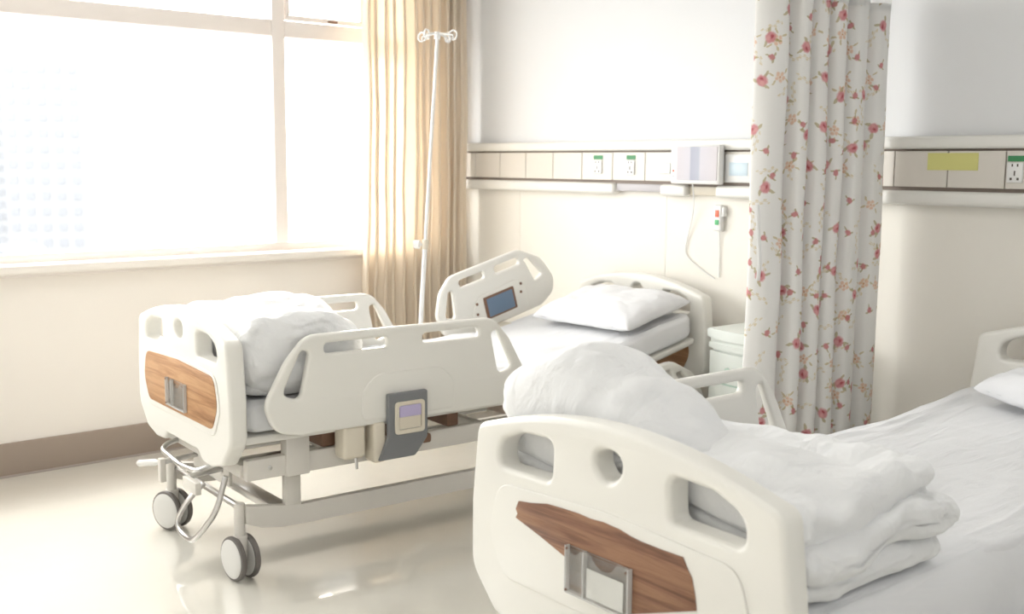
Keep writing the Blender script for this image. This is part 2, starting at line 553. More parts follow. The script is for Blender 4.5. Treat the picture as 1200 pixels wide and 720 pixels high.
# upper lights: left two fixed, right one a small opening sash
for a, b in bays[:-1]:
    wbox('pane', a, b, TR1, WZ1 - 0.05, -0.10, -0.094, 'glass', 0)
a, b = bays[-1]
b = -0.72
wbox('mullion', b, b + 0.05, TR1, WZ1 - 0.05)
wbox('pane', b + 0.05, bays[-1][1], TR1, WZ1 - 0.05, -0.10, -0.094, 'glass', 0)
sash = wbox('sash_rail', a + 0.008, b - 0.008, TR1 + 0.006, TR1 + 0.034, -0.085, -0.045)
wbox('sash_rail', a + 0.008, b - 0.008, WZ1 - 0.085, WZ1 - 0.056, -0.085, -0.045)
wbox('sash_stile', a + 0.008, a + 0.035, TR1 + 0.034, WZ1 - 0.085, -0.085, -0.045)
wbox('sash_stile', b - 0.036, b - 0.008, TR1 + 0.034, WZ1 - 0.085, -0.085, -0.045)
wbox('pane', a + 0.035, b - 0.036, TR1 + 0.034, WZ1 - 0.085, -0.068, -0.062, 'glass', 0)
link('stay_rod', tube([(-0.04, -0.955, TR1 + 0.02), (-0.04, -0.952, WZ1 - 0.07)], 0.006, 8), M['window'], win)
link('window_latch', box((-0.045, -0.99, TR1 + 0.008), (-0.025, -0.93, TR1 + 0.022), 0.004), M['brown'], win)
link('window_sill', box((-0.06, WY0 - 0.06, WZ0 - 0.045), (0.085, WY1 + 0.06, WZ0 + 0.004), 0.012, 3), M['sill'], win)
link('sill_apron', box((0.0, WY0 - 0.05, WZ0 - 0.062), (0.03, WY1 + 0.05, WZ0 - 0.045), 0.004, 1), M['window'], win)

# ------------------------------------------------------------------ hospital beds
def footboard_outline():
    top = []
    for k in range(-12, 13):
        u = 0.43 * k / 12
        top.append((u, 1.036 - 0.36 * u * u))
    pts = [(-0.30, 0.445, 0.02), (-0.41, 0.470, 0.05), (-0.507, 0.570, 0.09), (-0.507, 0.75, 0.2), (-0.482, 0.955, 0.075)]
    pts += [(x, z, 0) for x, z in top]
    pts += [(0.482, 0.955, 0.075), (0.507, 0.75, 0.2), (0.507, 0.570, 0.09), (0.41, 0.470, 0.05), (0.30, 0.445, 0.02),
            (0.215, 0.450, 0.03), (0.175, 0.485, 0.04), (-0.175, 0.485, 0.04), (-0.215, 0.450, 0.03)]
    return fillet(pts, 7)

def end_board_mesh():
    out = footboard_outline()
    s1 = fillet([(-0.395, 0.862, 0.03), (-0.192, 0.866, 0.022), (-0.186, 0.968, 0.03), (-0.305, 0.962, 0.05), (-0.385, 0.930, 0.05)], 6)
    s3 = [Vector((-p.x, p.y)) for p in s1][::-1]
    hole = [Vector((0.043 * math.cos(a), 0.947 + 0.036 * math.sin(a) + 0.006 * math.cos(a) ** 2)) for a in [2 * PI * k / 20 for k in range(20)]]
    return plate([out, s1, s3, hole], 0.072, 0.016, 'XZ', 4)

END = end_board_mesh()
INSET = fillet([(-0.36, 0.578, 0.05), (-0.425, 0.69, 0.10), (-0.385, 0.822, 0.07), (0, 0.842, 0.6), (0.385, 0.822, 0.07), (0.425, 0.69, 0.10), (0.36, 0.578, 0.05)], 8)
INSET_ME = plate([INSET], 0.008, 0.0035, 'XZ', 2)
WOOD_FULL = plate([fillet([(-0.35, 0.604, 0.05), (-0.405, 0.70, 0.10), (-0.372, 0.812, 0.06), (0, 0.826, 0.6), (0.372, 0.812, 0.06), (0.405, 0.70, 0.10), (0.35, 0.604, 0.05)], 8)], 0.004, 0.001, 'XZ', 1)
WOOD_TORN = plate([[Vector(p) for p in ((-0.312, 0.771), (-0.301, 0.793), (-0.251, 0.800), (-0.196, 0.812), (-0.144, 0.815), (-0.083, 0.817), (-0.043, 0.815),
    (0.0, 0.818), (0.052, 0.815), (0.085, 0.809), (0.116, 0.806), (0.177, 0.805), (0.239, 0.806), (0.253, 0.784), (0.265, 0.769), (0.270, 0.752), (0.275, 0.733), (0.280, 0.702),
    (0.089, 0.631), (-0.02, 0.627), (-0.130, 0.623), (-0.118, 0.642), (-0.116, 0.697), (-0.22, 0.726), (-0.312, 0.748), (-0.305, 0.76))][::-1]], 0.004, 0.0008, 'XZ', 1)

# side rail, foot half: outline in (v, z)
RC = 0.740
def mir(pts, c): return [(2 * c - p[0],) + tuple(p[1:]) for p in pts][::-1]
_l = [(0.27, 0.578, 0.06), (0.165, 0.603, 0.09), (0.122, 0.71, 0.09), (0.215, 0.872, 0.16), (0.30, 0.966, 0.10)]
RAIL_OUT = fillet(_l + mir(_l, RC), 7)
_s = fillet([(0.196, 0.742, 0.03), (0.272, 0.716, 0.03), (0.312, 0.900, 0.02), (0.280, 0.912, 0.02)], 6)
RAIL_HOLES = [_s, [Vector((2 * RC - p.x, p.y)) for p in _s][::-1], rect(0.375, 0.657, 0.887, 0.929, 0.02), rect(2 * RC - 0.657, 2 * RC - 0.375, 0.887, 0.929, 0.02)]
RAIL_ME = plate([RAIL_OUT] + RAIL_HOLES, 0.034, 0.012, 'YZ', 3)
EMBOSS = fillet([(0.535, 0.60, 0.03), (0.535, 0.72, 0.09), (0.60, 0.785, 0.09), (0.91, 0.785, 0.09), (0.975, 0.72, 0.09), (0.975, 0.60, 0.03)], 6)
EMBOSS_ME = plate([EMBOSS], 0.012, 0.005, 'YZ', 2)

# side rail, head half: outline in its own (v, z)
HR_OUT = fillet([(0.12, -0.175, 0.06), (0.01, -0.12, 0.08), (-0.005, 0.0, 0.08), (0.045, 0.11, 0.12), (0.13, 0.178, 0.09), (0.60, 0.180, 0.12), (0.745, 0.085, 0.14), (0.805, -0.05, 0.08), (0.775, -0.13, 0.07), (0.68, -0.175, 0.06)], 7)
HR_HOLES = [fillet([(0.045, -0.03, 0.02), (0.105, -0.055, 0.02), (0.125, 0.095, 0.015), (0.098, 0.105, 0.015)], 5),
            fillet([(0.63, 0.095, 0.02), (0.615, 0.115, 0.015), (0.655, 0.115, 0.02), (0.73, -0.005, 0.02), (0.665, -0.025, 0.02)], 5),
            rect(0.175, 0.345, 0.098, 0.140, 0.018), rect(0.415, 0.585, 0.098, 0.140, 0.018)]
HR_ME = plate([HR_OUT] + HR_HOLES, 0.034, 0.012, 'YZ', 3)

def caster_meshes():
    bm = bmesh.new()
    add_lathe(bm, [(0.019, 0.10), (0.021, 0.16), (0.021, 0.302), (0.016, 0.306)], 16)
    add_lathe(bm, [(0.022, 0.06), (0.030, 0.11), (0.030, 0.172), (0.026, 0.178)], 16)
    add_box(bm, (-0.011, -0.024, 0.028), (0.011, 0.024, 0.13), 0.008)
    fork = finish(bm)
    bm = bmesh.new()
    add_lathe(bm, [(0.064, -0.010), (0.075, -0.013), (0.0855, -0.010), (0.088, -0.002), (0.088, 0.002), (0.0855, 0.009), (0.076, 0.012), (0.064, 0.010)], 32, 'X', (0, 0, 0.088))
    tyre = finish(bm)
    bm = bmesh.new()
    add_lathe(bm, [(0.068, -0.012), (0.077, -0.0125), (0.077, 0.0125), (0.071, 0.0160), (0.048, 0.0185), (0.012, 0.0195), (0.004, 0.0195)], 32, 'X', (0, 0, 0.088))
    hub = finish(bm)
    return fork, tyre, hub
FORK, TYRE, HUB = caster_meshes()
for me, k in ((FORK, 'frame'), (TYRE, 'tyre'), (HUB, 'hub'), (END, 'plastic'), (INSET_ME, 'plastic'), (RAIL_ME, 'plastic'), (EMBOSS_ME, 'plastic'), (HR_ME, 'plastic')):
    me.materials.append(M[k])
HINGE = 1.85

def deck_height(v, tilt, soft=0.18):
    """rise of the raised back section"""
    s = math.tan(math.radians(tilt))
    d = v - HINGE
    return s * (d + math.sqrt(d * d + soft * soft)) / 2

def card_holder(parent, with_card):
    y0 = -0.046
    h = empty_part = link('card_holder', plate([fillet([(-0.112, 0.624, 0.004), (0.092, 0.624, 0.004), (0.095, 0.736, 0.004), (-0.108, 0.736, 0.004)], 2)], 0.002, 0.0004, 'XZ', 1), M['acrylic'], parent)
    h.location = (0, 0, 0)
    shift(h.data, (0, -0.0445, 0))
    fr = plate([[Vector(p) for p in ((-0.112, 0.624), (-0.052, 0.624), (-0.052, 0.736), (-0.060, 0.736), (-0.070, 0.724), (-0.083, 0.720), (-0.094, 0.726), (-0.102, 0.738), (-0.110, 0.738))]], 0.002, 0.0004, 'XZ', 1)
    link('narrow_pocket', shift(fr, (0, -0.056, 0)), M['acrylic'], h)
    fr = plate([[Vector(p) for p in ((-0.050, 0.624), (0.092, 0.624), (0.096, 0.738), (0.060, 0.738), (0.048, 0.722), (0.030, 0.711), (0.008, 0.710), (-0.012, 0.720), (-0.028, 0.737), (-0.050, 0.738))]], 0.002, 0.0004, 'XZ', 1)
    link('wide_pocket', shift(fr, (0, -0.056, 0)), M['acrylic'], h)
    bm = bmesh.new()
    for x in (-0.1115, -0.051, 0.0935):
        add_box(bm, (x - 0.0022, -0.0575, 0.624), (x + 0.0022, -0.0435, 0.7365), 0.0006, 1)
    add_box(bm, (-0.112, -0.0575, 0.6225), (0.094, -0.0435, 0.6265), 0.0006, 1)
    link('pocket_rim', finish(bm), M['acrylic_rim'], h)
    for x, z in ((-0.106, 0.731), (0.088, 0.729), (-0.108, 0.630)):
        link('screw', shift(lathe([(0.003, -0.0015), (0.003, 0.0015), (0.0015, 0.002)], 8, 'Y'), (x, -0.0575, z)), M['brown'], h)
    if with_card:
        link('name_card', box((-0.043, -0.0525, 0.631), (0.076, -0.0515, 0.700), 0), M['paper'], h)

def make_bed(name, loc, rz, tilt, label, wood, wood_me, with_card, foot_rail_states, head_rail_states):
    bed = empty(name, loc, rz)
    tag(bed, label, 'hospital bed', 'hospital beds along the wall')
    # ---- end boards
    fb = link('footboard', END, None, bed); fb.location = (0, 0.036, 0)
    ins = link('inset_panel', INSET_ME, None, fb); ins.location = (0, -0.0365, 0)
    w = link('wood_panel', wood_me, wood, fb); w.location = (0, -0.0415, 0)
    card_holder(fb, with_card)
    hb = link('headboard', END, None, bed); hb.location = (0, 2.564, 0); hb.rotation_euler = (0, 0, PI)
    ins = link('inset_panel', INSET_ME, None, hb); ins.location = (0, -0.0365, 0)
    w = link('wood_panel', WOOD_FULL.copy(), M['walnut'], hb); w.location = (0, -0.0415, 0)
    # wood facing on the mattress side of the headboard
    w = link('wood_panel', shift(WOOD_FULL.copy(), (0, 0, -0.05)), M['walnut'], hb); w.location = (0, 0.0375, 0)
    # ---- upper frame
    for s in (-1, 1):
        link('side_beam', box((s * 0.42 - 0.019, 0.09, 0.402), (s * 0.42 + 0.019, 2.50, 0.484), 0.006), M['frame'], bed)
    for v in (0.10, 0.55, 1.25, 1.95, 2.46):
        link('cross_beam', box((-0.402, v - 0.02, 0.410), (0.402, v + 0.02, 0.462), 0.004), M['frame'], bed)
    for s in (-1, 1):
        for v in (0.30, 2.15):
            link('deck_bracket', box((s * 0.425 - 0.028, v - 0.05, 0.398), (s * 0.425 + 0.028, v + 0.05, 0.553), 0.006), M['frame'], bed)
            bo = link('bolt', lathe([(0.009, -0.004), (0.009, 0.003), (0.006, 0.005)], 10, 'X'), M['steel'], bed)
            bo.location = (s * 0.441, v - 0.115, 0.445)
    # deck: foot section and raised back section made of pressed slats
    def deck_section(v0, v1, nm):
        d = link(nm, None or box((-0.44, v0, 0.545), (-0.405, v0 + 0.01, 0.55)), M['frame'], bed)
        rings = []
        N = 14
        for k in range(N + 1):
            v = v0 + (v1 - v0) * k / N
            z = deck_height(v, tilt)
            rings.append([Vector((x, v, z + zz)) for x, zz in ((-0.452, 0.548), (0.452, 0.548), (0.456, 0.553), (0.456, 0.574), (0.452, 0.578), (-0.452, 0.578), (-0.456, 0.574), (-0.456, 0.553))])
        d.data = loft(rings); d.data.materials.append(M['plastic'])
        return d
    deck_section(0.085, 1.32, 'foot_deck')
    deck_section(1.34, 2.50, 'back_deck')
    for v in (0.45, 0.75, 1.05):
        link('deck_rib', box((-0.42, v - 0.03, 0.485), (0.42, v + 0.03, 0.546), 0.006), M['brown'], bed)
    # lifting spindle and motor under the deck
    link('lift_spindle', tube([(0.10, 0.12, 0.395), (0.10, 1.3, 0.395)], 0.014, 10), M['steel'], bed)
    link('lift_spindle', tube([(-0.10, 0.12, 0.395), (-0.10, 1.6, 0.395)], 0.014, 10), M['steel'], bed)
    # ---- lower base
    for s in (-1, 1):
        rings = []
        prof = [(0.10, 0.225, 0.295), (0.16, 0.200, 0.286), (0.24, 0.186, 0.272), (0.34, 0.182, 0.262), (2.26, 0.182, 0.262), (2.36, 0.190, 0.272), (2.44, 0.205, 0.286), (2.48, 0.225, 0.295)]
        for v, z0, z1 in prof:
            rings.append([Vector((s * 0.385 + x, v, z)) for x, z in ((-0.018, z0), (0.018, z0), (0.018, z1), (-0.018, z1))])
        link('base_beam', loft(rings), M['frame'], bed)
        for v in (0.30, 2.15):
            link('lift_post', box((s * 0.385 - 0.017, v - 0.034, 0.262), (s * 0.385 + 0.017, v + 0.034, 0.404), 0.004), M['frame'], bed)
    for v in (0.105, 2.475):
        link('base_cross_tube', tube([(-0.37, v, 0.272), (0.37, v, 0.272)], 0.013, 10), M['steel'], bed)
    for v in (0.27, 2.12):
        link('base_cross_beam', box((-0.367, v - 0.035, 0.225), (0.367, v + 0.035, 0.258), 0.004), M['steel'], bed)
    for i, (u, v, a) in enumerate(((0.372, 0.085, -1.46), (-0.372, 0.085, -1.2), (0.372, 2.49, 0.8), (-0.372, 2.49, -0.5))):
        cs = link('caster', FORK, None, bed); cs.location = (u, v, 0); cs.rotation_euler = (0, 0, a)
        for s in (-1, 1):
            wl = link('tyre', TYRE, None, cs); wl.location = (s * 0.030, 0.0, 0)
            hbp = link('wheel_cover', HUB, None, cs); hbp.location = (s * 0.030, 0, 0); hbp.rotation_euler = (0, 0, 0 if s > 0 else PI)
    # ---- foot end ironwork: brake stirrup, guard bar, cranks
    link('brake_stirrup', tube(smooth_path([(0.05, 0.07, 0.31), (0.02, 0.00, 0.23), (-0.04, -0.02, 0.135), (0.03, -0.02, 0.105), (0.13, -0.02, 0.105), (0.20, -0.02, 0.14), (0.30, 0.02, 0.26), (0.305, 0.06, 0.40)], 0.05), 0.0115, 10), M['steel'], bed)
    link('guard_bar', tube(smooth_path([(-0.26, 0.10, 0.43), (-0.27, 0.035, 0.415), (-0.235, 0.0, 0.40), (0.0, -0.005, 0.385), (0.16, 0.0, 0.395), (0.19, 0.06, 0.42)], 0.03), 0.0115, 10), M['steel'], bed)
    for u, stow in ((-0.10, True), (0.17, False)):
        ck = link('crank_arm', tube([(u, 0.12, 0.395), (u, -0.035, 0.385)], 0.012, 10), M['steel'], bed)
        if stow:
            link('crank_link', box((u - 0.016, -0.062, 0.300), (u + 0.016, -0.036, 0.400), 0.005), M['frame'], ck)
            link('crank_grip', tube([(u, -0.05, 0.385), (u - 0.05, -0.055, 0.372), (u - 0.06, -0.056, 0.370), (u - 0.20, -0.075, 0.338), (u - 0.215, -0.077, 0.334)], [0.008, 0.009, 0.015, 0.015, 0.009], 12), M['hub'], ck)
        else:
            link('crank_link', box((u - 0.022, -0.055, 0.335), (u + 0.115, -0.03, 0.385), 0.005), M['frame'], ck)
    link('crank_plate', box((-0.14, 0.10, 0.335), (0.24, 0.115, 0.400), 0.003), M['frame'], bed)
    # ---- side rails
    for s, up in zip((-1, 1), foot_rail_states):
        r = link('side_rail', RAIL_ME, None, bed)
        r.location = (s * (0.525 if up else 0.55), 0, 0 if up else -0.47)
        e = link('rail_emboss', EMBOSS_ME, None, r); e.location = (s * 0.0135, 0, 0)
        # release panel (grey, with bezel and lilac grip) and pivot arms
        zoff = 0 if up else 0.355
        if up:
            gp = plate([fillet([(0.640, 0.520, 0.0), (0.600, 0.432, 0.0), (0.765, 0.432, 0.02), (0.825, 0.505, 0.02), (0.825, 0.700, 0.008), (0.640, 0.700, 0.008)], 4)], 0.022, 0.004, 'YZ', 2)
            g = link('release_panel', shift(gp, (s * 0.035, 0, 0)), M['grey'], r)
            bz = plate([rect(0.668, 0.808, 0.530, 0.664, 0.018), rect(0.686, 0.792, 0.548, 0.648, 0.010)], 0.012, 0.004, 'YZ', 2)
            link('bezel', shift(bz, (s * 0.048, 0, 0)), M['beige'], r)
            link('grip_window', shift(plate([rect(0.688, 0.790, 0.600, 0.647, 0.004)], 0.008, 0.003, 'YZ', 2), (s * 0.049, 0, 0)), M['lilac'], r)
            link('grip_recess', shift(plate([rect(0.688, 0.790, 0.550, 0.600, 0.004)], 0.004, 0.001, 'YZ', 2), (s * 0.047, 0, 0)), M['beige'], r)
            lo = (min(s * -0.085, s * 0.006), 0.46, 0.445); hi = (max(s * -0.085, s * 0.006), 0.56, 0.585)
            link('pivot_housing', box(lo, hi, 0.018, 3), M['beige'], r)
            lo = (min(s * -0.06, s * 0.026), 0.585, 0.42); hi = (max(s * -0.06, s * 0.026), 0.64, 0.585)
            link('pivot_arm', box(lo, hi, 0.012, 3), M['beige'], r)
            for v0 in (0.62, 0.83):
                lo = (min(s * -0.10, s * 0.0), v0, 0.46); hi = (max(s * -0.10, s * 0.0), v0 + 0.045, 0.50)
                link('pivot_arm', box(lo, hi, 0.01, 2), M['brown'], r)
            link('pivot_pin', tube([(s * 0.0, 0.515, 0.45), (s * 0.002, 0.517, 0.405)], 0.006, 8), M['steel'], r)
        else:
            for v0 in (0.46, 0.95):
                lo = (min(s * -0.12, s * -0.012), v0, 0.88); hi = (max(s * -0.12, s * -0.012), v0 + 0.06, 0.92)
                link('pivot_arm', box(lo, hi, 0.01, 2), M['beige'], r)
    for s, st in zip((-1, 1), head_rail_states):
        up, v0, z0, ang, u0 = st
        r = link('side_rail', HR_ME, None, bed)
        r.location = (s * u0, v0, z0); r.rotation_euler = (math.radians(ang), 0, 0)
        if up:
            # control pad set into the inner face
            cp = plate([fillet([(0.20, -0.165, 0.0), (0.215, -0.06, 0.05), (0.27, 0.015, 0.05), (0.54, 0.03, 0.05), (0.585, -0.03, 0.04), (0.585, -0.165, 0.0)], 5)], 0.008, 0.003, 'YZ', 2)
            link('control_plate', shift(cp, (-s * 0.019, 0, 0)), M['plastic'], r)
            link('control_frame', shift(plate([rect(0.295, 0.505, -0.125, 0.000, 0.008)], 0.008, 0.002, 'YZ', 2), (-s * 0.024, 0, 0)), M['brown'], r)
            link('control_screen', shift(plate([rect(0.312, 0.490, -0.115, -0.012, 0.004)], 0.006, 0.001, 'YZ', 1), (-s * 0.027, 0, 0)), M['screen'], r)
            for vv, zz in ((0.24, -0.075), (0.25, -0.02), (0.55, -0.05), (0.56, -0.005)):
                link('stud', shift(lathe([(0.008, -0.002), (0.008, 0.002), (0.005, 0.003)], 10, 'X'), (-s * 0.024, vv, zz)), M['brown'], r)
        # arm that ties the rail to the back deck
        lo = (min(-s * 0.10, 0), 0.32, -0.26 if up else 0.10); hi = (max(-s * 0.10, 0), 0.40, -0.168 if up else 0.15)
        link('pivot_arm', box(lo, hi, 0.01, 2), M['beige'], r)
    return bed

BED1 = ((1.66, -2.713, 0), math.radians(-3.0))
BED2 = ((4.175, -2.79, 0), math.radians(-1.0))
bed_far = make_bed('hospital_bed', *BED1, 14.0,
    'cream hospital bed by the window with raised back and full honey wood footboard panel',
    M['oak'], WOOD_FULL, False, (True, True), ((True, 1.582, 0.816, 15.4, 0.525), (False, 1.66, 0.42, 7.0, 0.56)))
bed_near = make_bed('hospital_bed', *BED2, 4.5,
    'cream hospital bed in the foreground with torn walnut footboard panel and name card',
    M['walnut'], WOOD_TORN, True, (True, False), ((False, 1.62, 0.36, 3.0, 0.56), (False, 1.62, 0.36, 3.0, 0.56)))
# socket on the far side of the window bed that holds the drip pole
link('pole_socket', box((-0.53, 1.46, 0.40), (-0.44, 1.52, 0.46), 0.006), M['frame'], bed_far)

# ------------------------------------------------------------------ bedding
def bed_frame(b):
    (x, y, z), a = b
    return Matrix.Translation((x, y, z)) @ Matrix.Rotation(a, 4, 'Z')

def place(o, b):
    (x, y, z), a = b
    o.location = (x, y, z); o.rotation_euler = (0, 0, a)
    return o

def mattress_mesh(tilt, seed, sag):
    rings = []
    NV = 150
    NC = 150
    v0, v1 = 0.085, 2.50
    for k in range(NV + 1):
        q = k / NV
        v = v0 + (v1 - v0) * q
        de = min(v - v0, v1 - v)
        e = 1.0 if de > 0.06 else math.sqrt(max(0, 1 - (1 - de / 0.06) ** 2))
        hw = 0.458 - 0.05 * (1 - e); hh = 0.066 * (0.35 + 0.65 * e)
        dz = deck_height(v, tilt)
        ring = []
        for j in range(NC):
            a = 2 * PI * j / NC
            u = hw * sgnpow(math.cos(a), 0.22); z = hh * sgnpow(math.sin(a), 0.30)
            p = Vector((u * 1.0, v, z))
            w = 0.0
            if z > 0:
                w = 0.005 * fbm((u * 5 + seed, v * 1.6 + 0.5 * u, 0), 1.4, 4) + 0.008 * ridge(Vector((u * 7 + v * 0.8 + seed, v * 1.5, 0))) + 0.006 * ridge(Vector((u * 13 - v * 1.6, v * 2.4 + seed, 3)))
                w *= max(0.0, min(1.0, (v - 0.58) / 0.12))
            else:
                w = 0.001 * fbm((u * 3, v * 6, seed), 1.3, 3)
            side = abs(u) / hw > 0.95
            ux = u + (0.006 * fbm((v * 4, z * 5, seed), 1.2, 3) if side else 0)
            ring.append(Vector((ux, v, 0.646 + z + w + dz - sag * math.cos(min(1, abs(u) / 0.46) * PI / 2) * 0.0)))
        rings.append(ring)
    return loft(rings)

ma = link('mattress', mattress_mesh(14.0, 1.0, 0.0), M['sheet']); place(ma, BED1)
tag(ma, 'white sheeted mattress with raised head on the bed by the window', 'mattress', 'mattresses')
mb = link('mattress', mattress_mesh(4.5, 5.0, 0.0), M['sheet']); place(mb, BED2)
tag(mb, 'white sheeted flat mattress with creased sheet on the foreground bed', 'mattress', 'mattresses')

rings = []
for k in range(121):
    v = 0.115 + 2.335 * k / 120
    dz = deck_height(v, 4.5)
    ring = []
    for j in range(15):
        q = j / 14
        fl = 0.010 * q * math.sin(v * 21 + 2.0 * math.sin(v * 5)) + 0.006 * q * fbm((v * 9, q * 2, 4.0), 1.0, 3)
        hem = 0.50 + 0.012 * math.sin(v * 4.0)
        ring.append(Vector((0.452 + 0.026 * math.sin(min(1, q * 2.2) * PI / 2) + fl, v, 0.700 + dz + (hem - 0.700 - dz) * q)))
    rings.append(ring + [p + Vector((-0.002, 0, 0)) for p in reversed(ring)])
link('sheet_overhang', loft(rings), M['sheet'], mb)

def pillow_mesh(w, d, h, seed):
    """plump cushion, centre at origin, base near z=0"""
    N = 44
    bm = bmesh.new()
    def shape(a, b, top):
        # a, b in [-1, 1]
        x = a * w / 2 * (1 - 0.07 * (1 - b * b) ** 1 * 0 - 0.06 * (1 - abs(b)) ** 0.7 * abs(a))
        y = b * d / 2 * (1 - 0.07 * (1 - abs(a)) ** 0.7 * abs(b))
        f = ((1 - abs(a) ** 3.2) * (1 - abs(b) ** 3.2))
        z = h * max(f, 0) ** 0.36
        wr = 0.012 * fbm((a * 2.2 + seed, b * 2.2, 0.3), 1.3, 4) * (f ** 0.3 if f > 0 else 0) + 0.005 * fbm((a * 6, b * 5, seed), 1.2, 3)
        return Vector((x, y, (z * 0.68 + wr if top else -z * 0.32 + wr * 0.3)))
    def grid(top):
        g = []
        for i in range(N + 1):
            row = []
            for j in range(N + 1):
                a = math.sin((i / N * 2 - 1) * PI / 2); b = math.sin((j / N * 2 - 1) * PI / 2)
                row.append(bm.verts.new(shape(a, b, top)))
            g.append(row)
        for i in range(N):
            for j in range(N): bm.faces.new((g[i][j], g[i + 1][j], g[i + 1][j + 1], g[i][j + 1]))
    grid(True); grid(False)
    bmesh.ops.remove_doubles(bm, verts=bm.verts, dist=0.0006)
    me = finish(bm, 'pillow', 100)
    return me

def put_on_bed(o, b, u, v, z, rz, tilt):
    mt = bed_frame(b) @ Matrix.Translation((u, v, z)) @ Matrix.Rotation(math.radians(tilt), 4, 'X') @ Matrix.Rotation(math.radians(rz), 4, 'Z')
    o.matrix_world = mt
    return o
p1 = link('pillow', pillow_mesh(0.70, 0.46, 0.125, 2.0), M['pillow'])
put_on_bed(p1, BED1, 0.11, 2.235, 0.875, 3, 13)
tag(p1, 'plump white pillow lying on the raised head of the window bed', 'pillow', 'pillows')
p2 = link('pillow', pillow_mesh(0.70, 0.44, 0.15, 6.0), M['pillow'])
put_on_bed(p2, BED2, 0.115, 2.23, 0.812, -22, 3)
tag(p2, 'white pillow cut by the right picture edge on the foreground bed', 'pillow', 'pillows')

def creases(u, v, z, seed):
    """soft folds with a few sharp creases"""
    a = ridge(Vector((u * 2.6 + v * 2.2 + seed, v * 5.5 - u * 1.5, z * 3)))
    b = ridge(Vector((u * 5.0 - v * 3.0, v * 9 + u * 3 + seed, z * 6 + 3)))
    c_ = ridge(Vector((u * 9.0 + seed, v * 4 - u * 6, z * 9)))
    return 0.55 * a + 0.3 * b + 0.2 * c_

def slab(u0, u1, sec, nu=150, nc=110, rend=0.06, seed=0.0, wr=0.012, expn=0.62, fine=0.004, cr=0.010, warp=0.0, endw=0.03):
    """folded cloth slab running across the bed; sec(t) -> v0, v1, z0, z1"""
    rings = []
    for k in range(nu + 1):
        q = 0.5 - 0.5 * math.cos(PI * k / nu) if k not in (0, nu) else k / nu
        q = 0.6 * q + 0.4 * k / nu
        u = u0 + (u1 - u0) * q
        d = min(u - u0, u1 - u)
        e = 1.0 if d >= rend else math.sqrt(max(0.0, 1 - (1 - d / rend) ** 2))
        e = max(e, 0.03)
        v0, v1, z0, z1 = sec(q)
        cv, cz = (v0 + v1) / 2, (z0 + z1) / 2
        hv = (v1 - v0) / 2 - rend * 0.8 * (1 - e); hz = (z1 - z0) / 2 * (0.12 + 0.88 * e)
        ring = []
        for j in range(nc):
            a = 2 * PI * j / nc
            v = cv + hv * sgnpow(math.cos(a), expn)
            z = cz + hz * sgnpow(math.sin(a), expn)
            p = Vector((u, v, z))
            n1 = fbm((u * 3.2 + seed, v * 4.5, z * 5 + seed), 1.0, 3)
            n2 = fbm((u * 9 + v * 5, v * 16 - u * 4, z * 10 + seed), 1.0, 3)
            up = 1.0 if math.sin(a) > -0.2 else 0.15
            if v < 0.12: up *= 0.3                      # pressed against the footboard
            rad = Vector((0, math.cos(a), math.sin(a)))
            uo = endw * fbm((v * 6 + seed, z * 10, 1.7), 1.0, 3)
            p += rad * (wr * n1 + fine * n2 - cr * (creases(u, v, z, seed) - 0.25)) * up + Vector((uo, 0, 0))
            if warp: p.z += warp * fbm((u * 2.5, v * 4.5, 0.0), 1.0, 2) * min(1.0, (z - 0.714) / 0.08)
            ring.append(p)
        rings.append(ring)
    return loft(rings)

def lerp(pts, q):
    for (a, x), (b, y) in zip(pts, pts[1:]):
        if q <= b:
            s = (q - a) / (b - a); s = s * s * (3 - 2 * s)
            return x + (y - x) * s
    return pts[-1][1]

# quilt of the window bed: one puffed mound folded over at the foot
q1 = empty('folded_quilt', BED1[0], BED1[1])
tag(q1, 'puffed white quilt heaped behind the footboard of the window bed', 'quilt', 'folded quilts')
link('lower_fold', slab(-0.44, 0.43, lambda q: (0.10, 0.58, 0.716, 0.80), seed=3.0, rend=0.05, wr=0.006, nu=60, nc=40), M['quilt'], q1)
link('upper_fold', slab(-0.485, 0.478, lambda q: (lerp([(0, 0.10), (1, 0.085)], q), lerp([(0, 0.52), (0.5, 0.62), (1, 0.60)], q), 0.718,
     lerp([(0, 0.96), (0.25, 1.03), (0.6, 1.075), (1, 1.035)], q)), seed=8.0, rend=0.075, wr=0.024, fine=0.006, cr=0.016, expn=0.68), M['quilt'], q1)

# quilt of the foreground bed: three stacked folds with a raised end
q2 = empty('folded_quilt', BED2[0], BED2[1])
tag(q2, 'white quilt folded in layers behind the torn footboard with one end heaped high', 'quilt', 'folded quilts')
link('bottom_fold', slab(-0.45, 0.462, lambda q: (0.081, 0.635, 0.716, 0.792), seed=1.0, rend=0.035, wr=0.008, warp=0.03, expn=0.42), M['quilt'], q2)
link('middle_fold', slab(-0.46, 0.488, lambda q: (0.081, 0.635, 0.782, 0.882), seed=4.0, rend=0.04, wr=0.012, warp=0.035, cr=0.016, expn=0.45), M['quilt'], q2)
link('top_fold', slab(-0.47, 0.468, lambda q: (0.081, 0.590, 0.850, 0.962), seed=6.5, rend=0.05, wr=0.016, fine=0.008, warp=0.035, cr=0.022, expn=0.44), M['quilt'], q2)
link('heaped_fold', slab(-0.54, 0.16, lambda q: (lerp([(0, 0.085), (1, 0.10)], q), lerp([(0, 0.30), (0.35, 0.44), (1, 0.40)], q), lerp([(0, 0.90), (0.3, 0.86), (1, 0.86)], q),
     lerp([(0, 1.085), (0.32, 1.160), (0.6, 1.095), (1, 0.93)], q)), seed=9.0, rend=0.10, wr=0.012, fine=0.003, cr=0.010, expn=0.85), M['quilt'], q2)

